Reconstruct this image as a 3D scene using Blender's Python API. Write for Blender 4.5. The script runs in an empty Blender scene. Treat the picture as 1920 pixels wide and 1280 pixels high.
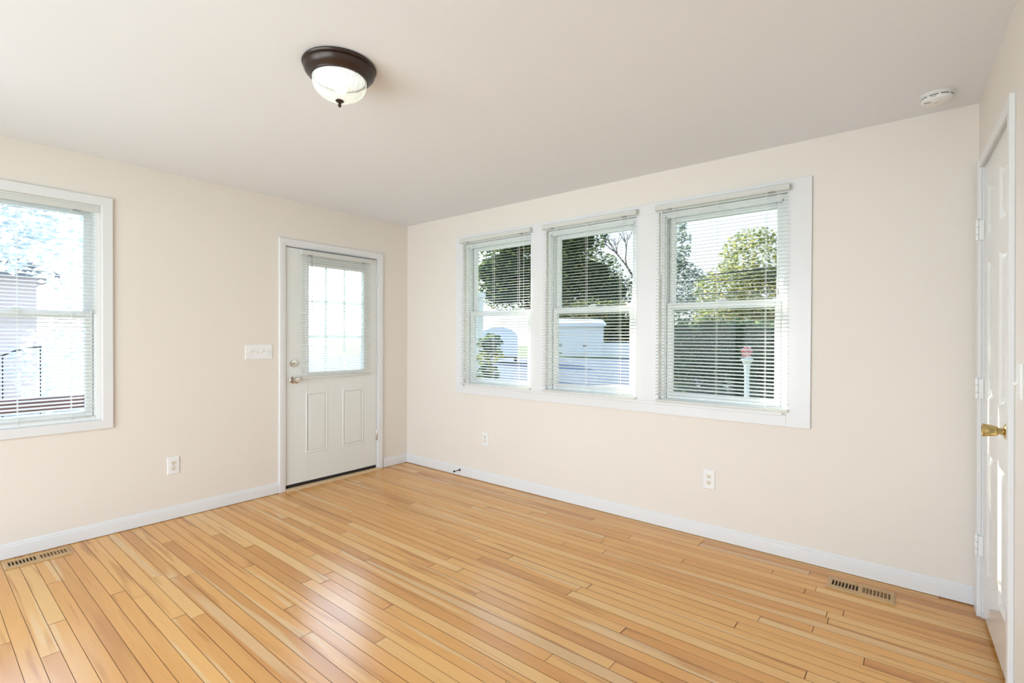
import bpy, bmesh, math, random
from mathutils import Matrix, Vector
random.seed(7)
S = bpy.context.scene
COL = S.collection
R = math.radians

# ------------------------------------------------------------------ camera, sky, sun, exposure
cam_d = bpy.data.cameras.new('camera')
cam_d.sensor_width = 36.0
cam_d.lens = 922.64 / 1920 * 36.0
cam_d.clip_start = 0.02
cam_d.clip_end = 400
cam = bpy.data.objects.new('camera', cam_d)
COL.objects.link(cam)
_y, _p, _r = R(39.0505), R(-0.4552), R(0.235)
_f = Vector((-math.sin(_y) * math.cos(_p), math.cos(_y) * math.cos(_p), math.sin(_p)))
_rt = Vector((math.cos(_y), math.sin(_y), 0))
_up = _rt.cross(_f)
_r2 = _rt * math.cos(_r) + _up * math.sin(_r)
_u2 = _r2.cross(_f)
cam.matrix_world = Matrix(((_r2.x, _u2.x, -_f.x, 4.061), (_r2.y, _u2.y, -_f.y, -3.2812), (_r2.z, _u2.z, -_f.z, 1.2954), (0, 0, 0, 1)))
S.camera = cam

SKY, SKY_GLOW, SUN_POWER, LAMP_POWER, FILL_POWER = 1.6, 15.0, 17.0, 0.7, 220.0
world = bpy.data.worlds.new('sky')
S.world = world
world.use_nodes = True
wn = world.node_tree
wbg = wn.nodes['Background']
w_geo = wn.nodes.new('ShaderNodeTexCoord')
w_sep = wn.nodes.new('ShaderNodeSeparateXYZ')
w_ramp = wn.nodes.new('ShaderNodeValToRGB')
w_ramp.color_ramp.elements[0].position = 0.0
w_ramp.color_ramp.elements[0].color = (0.94, 0.97, 1.0, 1)
w_ramp.color_ramp.elements[1].position = 0.7
w_ramp.color_ramp.elements[1].color = (0.36, 0.58, 0.95, 1)
wn.links.new(w_geo.outputs['Generated'], w_sep.inputs[0])
wn.links.new(w_sep.outputs['Z'], w_ramp.inputs[0])
wn.links.new(w_ramp.outputs[0], wbg.inputs[0])
SUN_DIR = Vector((0.93, -0.26, -0.28)).normalized()
# the low sun makes the sky around it much brighter than the rest
w_dot = wn.nodes.new('ShaderNodeVectorMath'); w_dot.operation = 'DOT_PRODUCT'
w_dot.inputs[1].default_value = -SUN_DIR
wn.links.new(w_geo.outputs['Generated'], w_dot.inputs[0])
w_mr = wn.nodes.new('ShaderNodeMapRange'); w_mr.interpolation_type = 'SMOOTHSTEP'
w_mr.inputs[1].default_value = 0.78; w_mr.inputs[2].default_value = 0.96
w_mr.inputs[3].default_value = SKY; w_mr.inputs[4].default_value = SKY + SKY_GLOW
wn.links.new(w_dot.outputs['Value'], w_mr.inputs[0])
wn.links.new(w_mr.outputs[0], wbg.inputs[1])

sun_d = bpy.data.lights.new('sun', 'SUN')
sun_d.energy = SUN_POWER
sun_d.angle = R(0.6)
sun_d.color = (1.0, 0.93, 0.80)
sun = bpy.data.objects.new('sun', sun_d)
COL.objects.link(sun)
sun.rotation_euler = SUN_DIR.to_track_quat('-Z', 'Y').to_euler()
sun.location = (-12, 4, 6)

S.view_settings.view_transform = 'Standard'
S.view_settings.look = 'None'
S.view_settings.exposure = 0.0
S.view_settings.gamma = 1.0
S.view_settings.use_curve_mapping = False

# added fill lamp behind the camera, shining through an added patio door
fill_d = bpy.data.lights.new('fill_lamp', 'AREA')
fill_d.shape = 'RECTANGLE'; fill_d.size = 4.4; fill_d.size_y = 2.1
fill_d.energy = FILL_POWER
fill_d.color = (0.90, 0.965, 1.06)
fill = bpy.data.objects.new('fill_lamp', fill_d)
COL.objects.link(fill)
fill.location = (2.35, -5.6, 1.05)
fill.rotation_euler = (R(90), 0, 0)

# ------------------------------------------------------------------ materials
MATS = {}
def mat(name, color=(0.8, 0.8, 0.8), rough=0.5, metal=0.0, spec=0.5, bump=0.0, bscale=200, coat=0.0, vary=0.0, vscale=3.0):
    m = bpy.data.materials.new(name)
    m.use_nodes = True
    nt = m.node_tree
    b = nt.nodes['Principled BSDF']
    b.inputs['Base Color'].default_value = (*color, 1)
    b.inputs['Roughness'].default_value = rough
    b.inputs['Metallic'].default_value = metal
    b.inputs['Specular IOR Level'].default_value = spec
    b.inputs['Coat Weight'].default_value = coat
    tc = nt.nodes.new('ShaderNodeTexCoord')
    if vary:
        n = nt.nodes.new('ShaderNodeTexNoise')
        n.inputs['Scale'].default_value = vscale
        n.inputs['Detail'].default_value = 4
        nt.links.new(tc.outputs['Object'], n.inputs['Vector'])
        mx = nt.nodes.new('ShaderNodeMix'); mx.data_type = 'RGBA'
        mx.inputs[6].default_value = (*[c * (1 - vary) for c in color], 1)
        mx.inputs[7].default_value = (*[min(1, c * (1 + vary)) for c in color], 1)
        nt.links.new(n.outputs['Fac'], mx.inputs[0])
        nt.links.new(mx.outputs[2], b.inputs['Base Color'])
    if bump:
        n2 = nt.nodes.new('ShaderNodeTexNoise')
        n2.inputs['Scale'].default_value = bscale
        n2.inputs['Detail'].default_value = 3
        nt.links.new(tc.outputs['Object'], n2.inputs['Vector'])
        bp = nt.nodes.new('ShaderNodeBump')
        bp.inputs['Strength'].default_value = bump
        bp.inputs['Distance'].default_value = 0.002
        nt.links.new(n2.outputs['Fac'], bp.inputs['Height'])
        nt.links.new(bp.outputs[0], b.inputs['Normal'])
    MATS[name] = m
    return m

M_WALL = mat('cream_wall_paint', (0.815, 0.757, 0.695), 0.55, spec=0.3, bump=0.06, bscale=160)
M_CEIL = mat('ceiling_paint', (0.84, 0.85, 0.885), 0.7, spec=0.2, bump=0.05, bscale=120)
M_TRIM = mat('white_trim_paint', (0.785, 0.785, 0.795), 0.3, spec=0.45, bump=0.03, bscale=60)
M_DOOR = mat('off_white_door_paint', (0.79, 0.80, 0.775), 0.32, spec=0.45, bump=0.03, bscale=40)
M_DOOR2 = mat('white_gloss_door_paint', (0.80, 0.80, 0.79), 0.16, spec=0.5)
M_VINYL = mat('white_window_vinyl', (0.82, 0.84, 0.84), 0.3)
M_PLATE = mat('white_plate_plastic', (0.86, 0.86, 0.86), 0.22)
M_IVORY = mat('ivory_receptacle_plastic', (0.80, 0.74, 0.64), 0.3)
M_BLACK = mat('dark_slot', (0.012, 0.010, 0.010), 0.6)
M_RUBBER = mat('black_rubber', (0.015, 0.014, 0.013), 0.7)
M_BRASS = mat('polished_brass', (0.58, 0.43, 0.18), 0.2, metal=1.0)
M_CHROME = mat('satin_nickel', (0.62, 0.58, 0.52), 0.2, metal=1.0)
M_BRONZE = mat('oil_rubbed_bronze', (0.045, 0.026, 0.020), 0.32, metal=0.35, spec=0.5, vary=0.25, vscale=8)
M_OAK = mat('pale_oak_strip', (0.66, 0.46, 0.27), 0.4, vary=0.15, vscale=25)
M_VENT = mat('oak_vent_wood', (0.55, 0.345, 0.155), 0.4, vary=0.2, vscale=18)
M_CORD = mat('white_cord', (0.85, 0.85, 0.82), 0.6)
M_WAND = mat('clear_grey_wand', (0.30, 0.30, 0.29), 0.2)
M_SMOKE = mat('white_alarm_plastic', (0.84, 0.83, 0.81), 0.4)
M_STOP = mat('dark_bronze_metal', (0.06, 0.04, 0.03), 0.35, metal=0.7)

def slat_mat():
    m = mat('ivory_blind_vinyl', (0.88, 0.88, 0.865), 0.4)
    nt = m.node_tree
    b = nt.nodes['Principled BSDF']
    tr = nt.nodes.new('ShaderNodeBsdfTranslucent')
    tr.inputs[0].default_value = (0.86, 0.88, 0.80, 1)
    mx = nt.nodes.new('ShaderNodeMixShader')
    mx.inputs[0].default_value = 0.33
    nt.links.new(b.outputs[0], mx.inputs[1]); nt.links.new(tr.outputs[0], mx.inputs[2])
    nt.links.new(mx.outputs[0], nt.nodes['Material Output'].inputs[0])
    return m
M_SLAT = slat_mat()
M_GRID = M_SLAT.copy(); M_GRID.name = 'white_plastic_grid'
for _n in M_GRID.node_tree.nodes:
    if _n.type == 'MIX_SHADER': _n.inputs[0].default_value = 0.6

def glass_mat():
    m = bpy.data.materials.new('window_glass'); m.use_nodes = True
    nt = m.node_tree; nt.nodes.clear()
    o = nt.nodes.new('ShaderNodeOutputMaterial')
    t = nt.nodes.new('ShaderNodeBsdfTransparent'); t.inputs[0].default_value = (0.95, 0.975, 0.97, 1)
    g = nt.nodes.new('ShaderNodeBsdfGlossy'); g.inputs['Roughness'].default_value = 0.02
    mx = nt.nodes.new('ShaderNodeMixShader')
    # reflectance rises toward grazing angles, the same from both sides of the pane
    ge = nt.nodes.new('ShaderNodeNewGeometry')
    def mth(op, a, b=None, clamp=False):
        n = nt.nodes.new('ShaderNodeMath'); n.operation = op; n.use_clamp = clamp
        for i, v in enumerate((a, b)):
            if v is None: continue
            if isinstance(v, (int, float)): n.inputs[i].default_value = v
            else: nt.links.new(v, n.inputs[i])
        return n.outputs[0]
    dt = nt.nodes.new('ShaderNodeVectorMath'); dt.operation = 'DOT_PRODUCT'
    nt.links.new(ge.outputs['Normal'], dt.inputs[0]); nt.links.new(ge.outputs['Incoming'], dt.inputs[1])
    gz = mth('SUBTRACT', 1.0, mth('ABSOLUTE', dt.outputs['Value']), True)
    nt.links.new(mth('ADD', mth('MULTIPLY', mth('POWER', gz, 5.0), 0.7), 0.008), mx.inputs[0])
    nt.links.new(t.outputs[0], mx.inputs[1]); nt.links.new(g.outputs[0], mx.inputs[2])
    nt.links.new(mx.outputs[0], o.inputs[0])
    return m
M_GLASS = glass_mat()

def bowl_mat():
    m = bpy.data.materials.new('ribbed_frosted_glass'); m.use_nodes = True
    nt = m.node_tree; nt.nodes.clear(); N = nt.nodes.new; L = nt.links.new
    o = N('ShaderNodeOutputMaterial')
    t = N('ShaderNodeBsdfTransparent'); t.inputs[0].default_value = (0.93, 0.96, 0.93, 1)
    tl = N('ShaderNodeBsdfTranslucent'); tl.inputs[0].default_value = (0.80, 0.84, 0.80, 1)
    df = N('ShaderNodeBsdfDiffuse'); df.inputs[0].default_value = (0.80, 0.83, 0.80, 1)
    g = N('ShaderNodeBsdfGlossy'); g.inputs['Roughness'].default_value = 0.15
    # ribs: fine flutes running down the bowl, alternately clearer and more frosted
    tc = N('ShaderNodeTexCoord'); sp = N('ShaderNodeSeparateXYZ'); L(tc.outputs['Object'], sp.inputs[0])
    at2 = N('ShaderNodeMath'); at2.operation = 'ARCTAN2'; L(sp.outputs[1], at2.inputs[0]); L(sp.outputs[0], at2.inputs[1])
    mu = N('ShaderNodeMath'); mu.operation = 'MULTIPLY'; mu.inputs[1].default_value = 72; L(at2.outputs[0], mu.inputs[0])
    sn = N('ShaderNodeMath'); sn.operation = 'SINE'; L(mu.outputs[0], sn.inputs[0])
    mr = N('ShaderNodeMapRange'); mr.inputs[1].default_value = -1; mr.inputs[2].default_value = 1; mr.inputs[3].default_value = 0.50; mr.inputs[4].default_value = 0.94
    L(sn.outputs[0], mr.inputs[0])
    m0 = N('ShaderNodeMixShader'); m0.inputs[0].default_value = 0.97
    m1 = N('ShaderNodeMixShader'); m2 = N('ShaderNodeMixShader'); m2.inputs[0].default_value = 0.06
    L(tl.outputs[0], m0.inputs[1]); L(df.outputs[0], m0.inputs[2])
    L(mr.outputs[0], m1.inputs[0]); L(t.outputs[0], m1.inputs[1]); L(m0.outputs[0], m1.inputs[2])
    L(m1.outputs[0], m2.inputs[1]); L(g.outputs[0], m2.inputs[2])
    L(m2.outputs[0], o.inputs[0])
    return m
M_BOWL = bowl_mat()

def bulb_mat():
    m = bpy.data.materials.new('lit_bulb'); m.use_nodes = True
    b = m.node_tree.nodes['Principled BSDF']
    b.inputs['Base Color'].default_value = (0.9, 0.9, 0.9, 1)
    b.inputs['Emission Color'].default_value = (1.0, 0.96, 0.90, 1)
    b.inputs['Emission Strength'].default_value = 7
    return m
M_BULB = bulb_mat()

def floor_mat():
    m = bpy.data.materials.new('honey_fir_strip_floor'); m.use_nodes = True
    nt = m.node_tree; L = nt.links
    N = lambda t: nt.nodes.new(t)
    b = nt.nodes['Principled BSDF']
    at = N('ShaderNodeAttribute'); at.attribute_name = 'plank'
    sep = N('ShaderNodeSeparateColor'); L.new(at.outputs['Color'], sep.inputs[0])
    tc = N('ShaderNodeTexCoord')
    off = N('ShaderNodeVectorMath'); off.operation = 'SCALE'; off.inputs['Scale'].default_value = 37.0
    L.new(at.outputs['Color'], off.inputs[0])
    add = N('ShaderNodeVectorMath'); add.operation = 'ADD'
    L.new(tc.outputs['Object'], add.inputs[0]); L.new(off.outputs[0], add.inputs[1])
    def noise(sx, sy, detail, rough=0.55, dist=0.0):
        mp = N('ShaderNodeMapping'); mp.inputs['Scale'].default_value = (sx, sy, 1)
        L.new(add.outputs[0], mp.inputs[0])
        n = N('ShaderNodeTexNoise'); n.inputs['Scale'].default_value = 1.0
        n.inputs['Detail'].default_value = detail; n.inputs['Roughness'].default_value = rough
        n.inputs['Distortion'].default_value = dist
        L.new(mp.outputs[0], n.inputs['Vector'])
        return n
    def mixc(fac, a, c):
        x = N('ShaderNodeMix'); x.data_type = 'RGBA'
        L.new(fac, x.inputs[0])
        if isinstance(a, tuple): x.inputs[6].default_value = (*a, 1)
        else: L.new(a, x.inputs[6])
        if isinstance(c, tuple): x.inputs[7].default_value = (*c, 1)
        else: L.new(c, x.inputs[7])
        return x.outputs[2]
    def rng(v, a, c, lo=0.0, hi=1.0):
        r_ = N('ShaderNodeMapRange'); r_.inputs[1].default_value = a; r_.inputs[2].default_value = c
        r_.inputs[3].default_value = lo; r_.inputs[4].default_value = hi; r_.interpolation_type = 'SMOOTHSTEP'
        L.new(v, r_.inputs[0]); return r_.outputs[0]
    ramp = N('ShaderNodeValToRGB'); cr = ramp.color_ramp
    cr.elements[0].position = 0.0; cr.elements[0].color = (0.57, 0.245, 0.064, 1)
    cr.elements[1].position = 1.0; cr.elements[1].color = (0.83, 0.51, 0.21, 1)
    for p, c in ((0.22, (0.69, 0.315, 0.084)), (0.5, (0.76, 0.375, 0.108)), (0.78, (0.81, 0.44, 0.146))):
        e = cr.elements.new(p); e.color = (*c, 1)
    L.new(sep.outputs[0], ramp.inputs[0])
    n_broad = noise(0.9, 9, 2)
    col = mixc(rng(n_broad.outputs['Fac'], 0.30, 0.70, 0.0, 0.55), ramp.outputs[0], (0.79, 0.42, 0.130))
    n_amb = noise(1.1, 20, 2, 0.5, 0.4)                       # darker amber heartwood clouds
    col = mixc(rng(n_amb.outputs['Fac'], 0.55, 0.72, 0.0, 0.8), col, (0.49, 0.205, 0.052))
    n_sap = noise(0.55, 11, 1, 0.5, 0.3)                      # pale sapwood tongues
    sapf = rng(n_sap.outputs['Fac'], 0.615, 0.665, 0.0, 0.55)
    col = mixc(sapf, col, (0.80, 0.57, 0.31))
    n_grain = noise(6, 420, 3, 0.6)
    gm = N('ShaderNodeMath'); gm.operation = 'MULTIPLY'
    gr = rng(n_grain.outputs['Fac'], 0.45, 0.72, 0.0, 0.32)
    L.new(gr, gm.inputs[0]); L.new(sep.outputs[1], gm.inputs[1])
    col = mixc(gm.outputs[0], col, (0.40, 0.20, 0.075))
    vor = N('ShaderNodeTexVoronoi'); vor.inputs['Scale'].default_value = 3.1
    L.new(tc.outputs['Object'], vor.inputs['Vector'])
    kn = rng(vor.outputs['Distance'], 0.010, 0.020, 0.75, 0.0)
    col = mixc(kn, col, (0.12, 0.055, 0.02))
    L.new(col, b.inputs['Base Color'])
    b.inputs['Roughness'].default_value = 0.26
    b.inputs['Specular IOR Level'].default_value = 0.55
    n_b = noise(3, 30, 2)
    bp = N('ShaderNodeBump'); bp.inputs['Strength'].default_value = 0.10; bp.inputs['Distance'].default_value = 0.002
    L.new(n_b.outputs['Fac'], bp.inputs['Height']); L.new(bp.outputs[0], b.inputs['Normal'])
    return m
M_FLOOR = floor_mat()
M_GAP = mat('dark_floor_gap', (0.22, 0.10, 0.035), 0.8)

# ------------------------------------------------------------------ mesh helpers
class MB:
    """Collects shapes for ONE mesh object."""
    def __init__(s):
        s.bm = bmesh.new()
    def face(s, pts):
        vs = [s.bm.verts.new(p) for p in pts]
        return s.bm.faces.new(vs)
    def box(s, x0, x1, y0, y1, z0, z1, bev=0.0, seg=1, M=None):
        b = bmesh.new()
        bmesh.ops.create_cube(b, size=1.0)
        for v in b.verts:
            v.co = Vector((x0 + (v.co.x + .5) * (x1 - x0), y0 + (v.co.y + .5) * (y1 - y0), z0 + (v.co.z + .5) * (z1 - z0)))
        if bev:
            bmesh.ops.bevel(b, geom=list(b.edges), offset=bev, segments=seg, affect='EDGES', profile=0.5)
        if M is not None:
            bmesh.ops.transform(b, matrix=M, verts=list(b.verts))
        s.merge(b)
        return s
    def merge(s, b):
        mp = {v: s.bm.verts.new(v.co) for v in b.verts}
        for f in b.faces:
            try: s.bm.faces.new([mp[v] for v in f.verts])
            except ValueError: pass
        b.free()
    def lathe(s, prof, n=48, M=None, ripple=None, open_start=False):
        """prof: (radius, z) list around local Z; ripple(r, z, k, n) -> radius."""
        rings = []
        for (r, z) in prof:
            ring = []
            for k in range(n):
                a = 2 * math.pi * k / n
                rr = ripple(r, z, k, n) if ripple else r
                p = Vector((rr * math.cos(a), rr * math.sin(a), z))
                if M is not None: p = M @ p
                ring.append(s.bm.verts.new(p))
            rings.append(ring)
        for a, b in zip(rings[:-1], rings[1:]):
            for k in range(n):
                s.bm.faces.new((a[k], a[(k + 1) % n], b[(k + 1) % n], b[k]))
        if not open_start: s.bm.faces.new(rings[0])
        s.bm.faces.new(rings[-1])
        return s
    def tube(s, pts, r, n=8):
        pts = [Vector(p) for p in pts]
        rings = []
        for i, p in enumerate(pts):
            d = (pts[min(i + 1, len(pts) - 1)] - pts[max(i - 1, 0)]).normalized()
            q = d.to_track_quat('Z', 'Y')
            rr = r[i] if isinstance(r, (list, tuple)) else r
            rings.append([s.bm.verts.new(p + q @ Vector((rr * math.cos(2 * math.pi * k / n), rr * math.sin(2 * math.pi * k / n), 0))) for k in range(n)])
        for a, b in zip(rings[:-1], rings[1:]):
            for k in range(n):
                s.bm.faces.new((a[k], a[(k + 1) % n], b[(k + 1) % n], b[k]))
        s.bm.faces.new(rings[0]); s.bm.faces.new(rings[-1])
        return s
    def sweep(s, path, prof, closed=False):
        """Mitred moulding in the local XZ plane. path: (x, z) corners; prof: (u, t): u to the LEFT of travel, t toward the room (-Y)."""
        n = len(path); rings = []
        P = [Vector((p[0], p[1])) for p in path]
        for i in range(n):
            a = P[i - 1] if (closed or i > 0) else None
            c = P[(i + 1) % n] if (closed or i < n - 1) else None
            d1 = (P[i] - a).normalized() if a is not None else (c - P[i]).normalized()
            d2 = (c - P[i]).normalized() if c is not None else d1
            n1 = Vector((-d1.y, d1.x)); n2 = Vector((-d2.y, d2.x))
            m = (n1 + n2); m = m / m.dot(n1)
            rings.append([s.bm.verts.new((P[i].x + m.x * u, -t, P[i].y + m.y * u)) for (u, t) in prof])
        k = len(prof)
        for i in range(n if closed else n - 1):
            A, B = rings[i], rings[(i + 1) % n]
            for j in range(k):
                s.bm.faces.new((A[j], A[(j + 1) % k], B[(j + 1) % k], B[j]))
        if not closed:
            s.bm.faces.new(rings[0]); s.bm.faces.new(rings[-1])
        return s
    def prism(s, poly, axis, a0, a1):
        """poly of 2-D points extruded along axis ('x': (y,z) poly, 'y': (x,z), 'z': (x,y))."""
        def P(p, a):
            return {'x': (a, p[0], p[1]), 'y': (p[0], a, p[1]), 'z': (p[0], p[1], a)}[axis]
        A = [s.bm.verts.new(P(p, a0)) for p in poly]; B = [s.bm.verts.new(P(p, a1)) for p in poly]
        n = len(poly)
        for i in range(n):
            s.bm.faces.new((A[i], A[(i + 1) % n], B[(i + 1) % n], B[i]))
        s.bm.faces.new(A); s.bm.faces.new(B)
        return s
    def build(s, name, material, parent=None, frame=None, smooth=True, angle=0.6, recalc=True):
        if recalc:
            bmesh.ops.recalc_face_normals(s.bm, faces=list(s.bm.faces))
        me = bpy.data.meshes.new(name)
        s.bm.to_mesh(me); s.bm.free()
        me.materials.append(material)
        if smooth:
            for p in me.polygons: p.use_smooth = True
            me.set_sharp_from_angle(angle=angle)
        o = bpy.data.objects.new(name, me)
        COL.objects.link(o)
        if parent is not None: o.parent = parent
        if frame is not None: o.matrix_world = frame
        return o

def tag(o, label=None, cat=None, group=None, kind=None):
    if label: o['label'] = label
    if cat: o['category'] = cat
    if group: o['group'] = group
    if kind: o['kind'] = kind
    return o
def root(name, frame, label, cat, group=None, kind=None):
    o = bpy.data.objects.new(name, None); o.empty_display_size = 0.05
    COL.objects.link(o); o.matrix_world = frame
    return tag(o, label, cat, group, kind)
def kids(o): return [c for c in bpy.data.objects if c.parent == o]
def copy_tree(o, parent=None):
    c = o.copy(); COL.objects.link(c)
    if parent is not None: c.parent = parent
    for ch in kids(o):
        copy_tree(ch, c)
    return c
def T(x, y, z): return Matrix.Translation((x, y, z))

# wall frames: X to the right as seen from the room, -Y toward the room, Z up
FA = Matrix.Rotation(R(90), 4, 'Z')                        # left wall (front door), X = world y
FB = Matrix.Identity(4)                                    # far wall (three windows)
FC = T(4.322, 0, 0) @ Matrix.Rotation(R(-90 + 1.3577), 4, 'Z') @ Matrix.Rotation(0.0061, 4, 'X')   # right wall
H = 2.44
YN = -4.30                                                 # near wall

# ------------------------------------------------------------------ room shell
def wall(name, frame, x0, x1, z0, z1, thick, holes, label):
    xs = sorted({x0, x1, *[h[0] for h in holes], *[h[1] for h in holes]})
    zs = sorted({z0, z1, *[h[2] for h in holes], *[h[3] for h in holes]})
    def solid(i, j):
        if i < 0 or j < 0 or i >= len(xs) - 1 or j >= len(zs) - 1: return False
        cx, cz = (xs[i] + xs[i + 1]) / 2, (zs[j] + zs[j + 1]) / 2
        return not any(h[0] < cx < h[1] and h[2] < cz < h[3] for h in holes)
    m = MB()
    for i in range(len(xs) - 1):
        for j in range(len(zs) - 1):
            if not solid(i, j): continue
            a, b, c, d = xs[i], xs[i + 1], zs[j], zs[j + 1]
            m.face([(a, 0, c), (b, 0, c), (b, 0, d), (a, 0, d)])
            m.face([(a, thick, c), (a, thick, d), (b, thick, d), (b, thick, c)])
            if not solid(i - 1, j): m.face([(a, 0, c), (a, 0, d), (a, thick, d), (a, thick, c)])
            if not solid(i + 1, j): m.face([(b, 0, c), (b, thick, c), (b, thick, d), (b, 0, d)])
            if not solid(i, j - 1): m.face([(a, 0, c), (a, thick, c), (b, thick, c), (b, 0, c)])
            if not solid(i, j + 1): m.face([(a, 0, d), (b, 0, d), (b, thick, d), (a, thick, d)])
    bmesh.ops.remove_doubles(m.bm, verts=list(m.bm.verts), dist=1e-5)
    return tag(m.build(name, M_WALL, frame=frame, smooth=False), label, 'wall', kind='structure')

WIN = [('window_2', 1.218), ('window_3', 2.151), ('window_4', 3.101)]
wall('wall_left', FA, YN, 0.14, -0.02, H, 0.14, [(-3.255, -2.483, 0.752, 2.132), (-1.300, -0.358, -0.02, 2.068)], 'cream painted left wall with the front door and a window')
wall('wall_far', FB, 0.0, 4.50, -0.02, H, 0.14, [(c - .39, c + .39, 0.86, 2.16) for _, c in WIN], 'cream painted far wall with the row of three windows')
wall('wall_right', FC, -0.02, 4.40, -0.02, H + 0.02, 0.12, [(0.125, 0.861, -0.02, 2.112)], 'cream painted right wall with the closet door')
FN = T(0, YN, 0) @ Matrix.Rotation(R(180), 4, 'Z')
wall('wall_near', FN, -4.6, 0.14, -0.02, H, 0.12, [(-3.7, -0.5, 0.06, 2.14)], 'cream painted wall behind the camera with an opening added for the fill lamp')  # door opening added to let the fill lamp in
m = MB(); m.box(-0.14, 4.6, YN - 0.12, 0.14, H, H + 0.12); tag(m.build('ceiling', M_CEIL, smooth=False), 'flat pale grey painted ceiling', 'ceiling', kind='structure')
# closet behind the right-hand door
m = MB()
m.box(0.0, 0.03, 0.12, 0.72, 0.0, 2.3); m.box(1.1, 1.13, 0.12, 0.72, 0.0, 2.3); m.box(0.0, 1.13, 0.69, 0.72, 0.0, 2.3)
m.box(0.0, 1.13, 0.12, 0.72, 2.3, 2.33); m.box(0.0, 1.13, 0.12, 0.72, -0.05, 0.0)
tag(m.build('wall_closet', M_WALL, frame=FC, smooth=False), 'closet walls behind the white six panel door', 'wall', kind='structure')

def build_floor():
    m = MB()
    PW, gap = 0.0605, 0.0010
    rnd = random.Random(21)
    lay = m.bm.loops.layers.float_color.new('plank')
    y = 0.02
    while y > YN - 0.02:
        y0, y1 = y - PW, y
        x = -0.13 - rnd.uniform(0, 1.4)
        while x < 4.55:
            ln = rnd.choice((0.6, 1.0, 1.4, 1.7, 2.0, 2.3, 2.7)) * rnd.uniform(0.85, 1.15)
            a, b = max(x, -0.12), min(x + ln, 4.55)
            x += ln
            if b - a < 0.02: continue
            c = (min(1, max(0, rnd.gauss(0.5, 0.34))), rnd.random() ** 1.5, rnd.random(), 1.0)
            t1, t2 = rnd.uniform(-1, 1) * 0.00014, rnd.uniform(-1, 1) * 0.0003
            g2 = gap * rnd.choice((1, 1.2, 1.6, 2.2))
            P = [(a + g2, y0 + gap, -t1 - t2), (b - g2, y0 + gap, -t1 + t2), (b - g2, y1 - gap, t1 + t2), (a + g2, y1 - gap, t1 - t2)]
            f = m.face(P)
            for lp in f.loops: lp[lay] = c
        y -= PW
    o = m.build('floor', M_FLOOR, smooth=False)
    return tag(o, 'honey coloured narrow wood strip floor', 'floor', kind='structure')
floor = build_floor()
m = MB(); m.box(-0.14, 4.56, YN - 0.12, 0.14, -0.12, -0.0016)
m.build('subfloor', M_GAP, parent=floor, smooth=False)

# baseboards: flat board with a moulded cap
BP = [(0, 0.004), (0.0135, 0.004), (0.0135, 0.066), (0.0125, 0.071), (0.0085, 0.075), (0.0085, 0.081), (0.0045, 0.089), (0, 0.091)]
def baseboard(name, frame, x0, x1, label):
    m = MB(); m.prism([(-t, z) for t, z in BP], 'x', x0, x1)
    return m.build(name, M_TRIM, frame=frame, angle=0.4), label
for nm, fr, spans, lab in (('baseboard_left', FA, [(YN, -1.3392), (-0.3009, 0.0)], 'white moulded baseboard along the left wall'),
                           ('baseboard_far', FB, [(0.0, 4.318)], 'white moulded baseboard along the far wall'),
                           ('baseboard_right', FC, [(0.905, 4.38)], 'white baseboard along the right wall past the closet door')):
    m = MB()
    for a, b in spans: m.prism([(-t, z) for t, z in BP], 'x', a, b)
    tag(m.build(nm, M_TRIM, frame=fr, angle=0.4), lab, 'baseboard', kind='structure')

# ------------------------------------------------------------------ trims (casings)
COL_PROF = [(0, 0.0), (0, 0.010), (0.004, 0.0125), (0.016, 0.013), (0.020, 0.0155), (0.042, 0.0165), (0.050, 0.0165), (0.056, 0.012), (0.056, 0.0)]
m = MB(); m.sweep([(-0.3650, 0.001), (-0.3650, 2.060), (-1.2832, 2.060), (-1.2832, 0.001)], [(-u, t) for u, t in COL_PROF][::-1] and [(-u, t) for u, t in COL_PROF])
tag(m.build('trim_1', M_TRIM, frame=FA, angle=0.4), 'white moulded casing around the front door', 'door casing', kind='structure')
# front door jamb with stops
m = MB()
m.box(-1.300, -1.284, 0.0, 0.14, 0.0, 2.068); m.box(-0.374, -0.358, 0.0, 0.14, 0.0, 2.068); m.box(-1.284, -0.374, 0.0, 0.14, 2.054, 2.068)
m.box(-1.284, -1.268, 0.055, 0.10, 0.0, 2.054); m.box(-0.390, -0.374, 0.055, 0.10, 0.0, 2.054); m.box(-1.268, -0.390, 0.055, 0.10, 2.036, 2.054)
tag(m.build('trim_2', M_TRIM, frame=FA, smooth=False), 'white jamb lining the front door opening', 'door jamb', kind='structure')
# oak threshold
m = MB(); m.box(-1.284, -0.374, -0.004, 0.14, 0.0, 0.016, 0.003); m.prism([(-0.050, 0.0005), (-0.050, 0.006), (-0.038, 0.014), (-0.004, 0.018), (-0.004, 0.0005)], 'x', -1.282, -0.345)
tag(m.build('threshold', M_OAK, frame=FA, angle=0.5), 'pale oak threshold strip under the front door', 'threshold', kind='structure')

# casing of the left window
m = MB()
W1 = (-3.255, -2.483, 0.752, 2.132)
WPROF = [(0, 0), (0, 0.015), (0.003, 0.017), (0.054, 0.017), (0.058, 0.013), (0.058, 0)]
m.sweep([(W1[0], W1[2]), (W1[0], W1[3]), (W1[1], W1[3]), (W1[1], W1[2])], WPROF, closed=True)
tag(m.build('trim_3', M_TRIM, frame=FA, angle=0.4), 'flat white casing around the left wall window', 'window casing', kind='structure')
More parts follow.
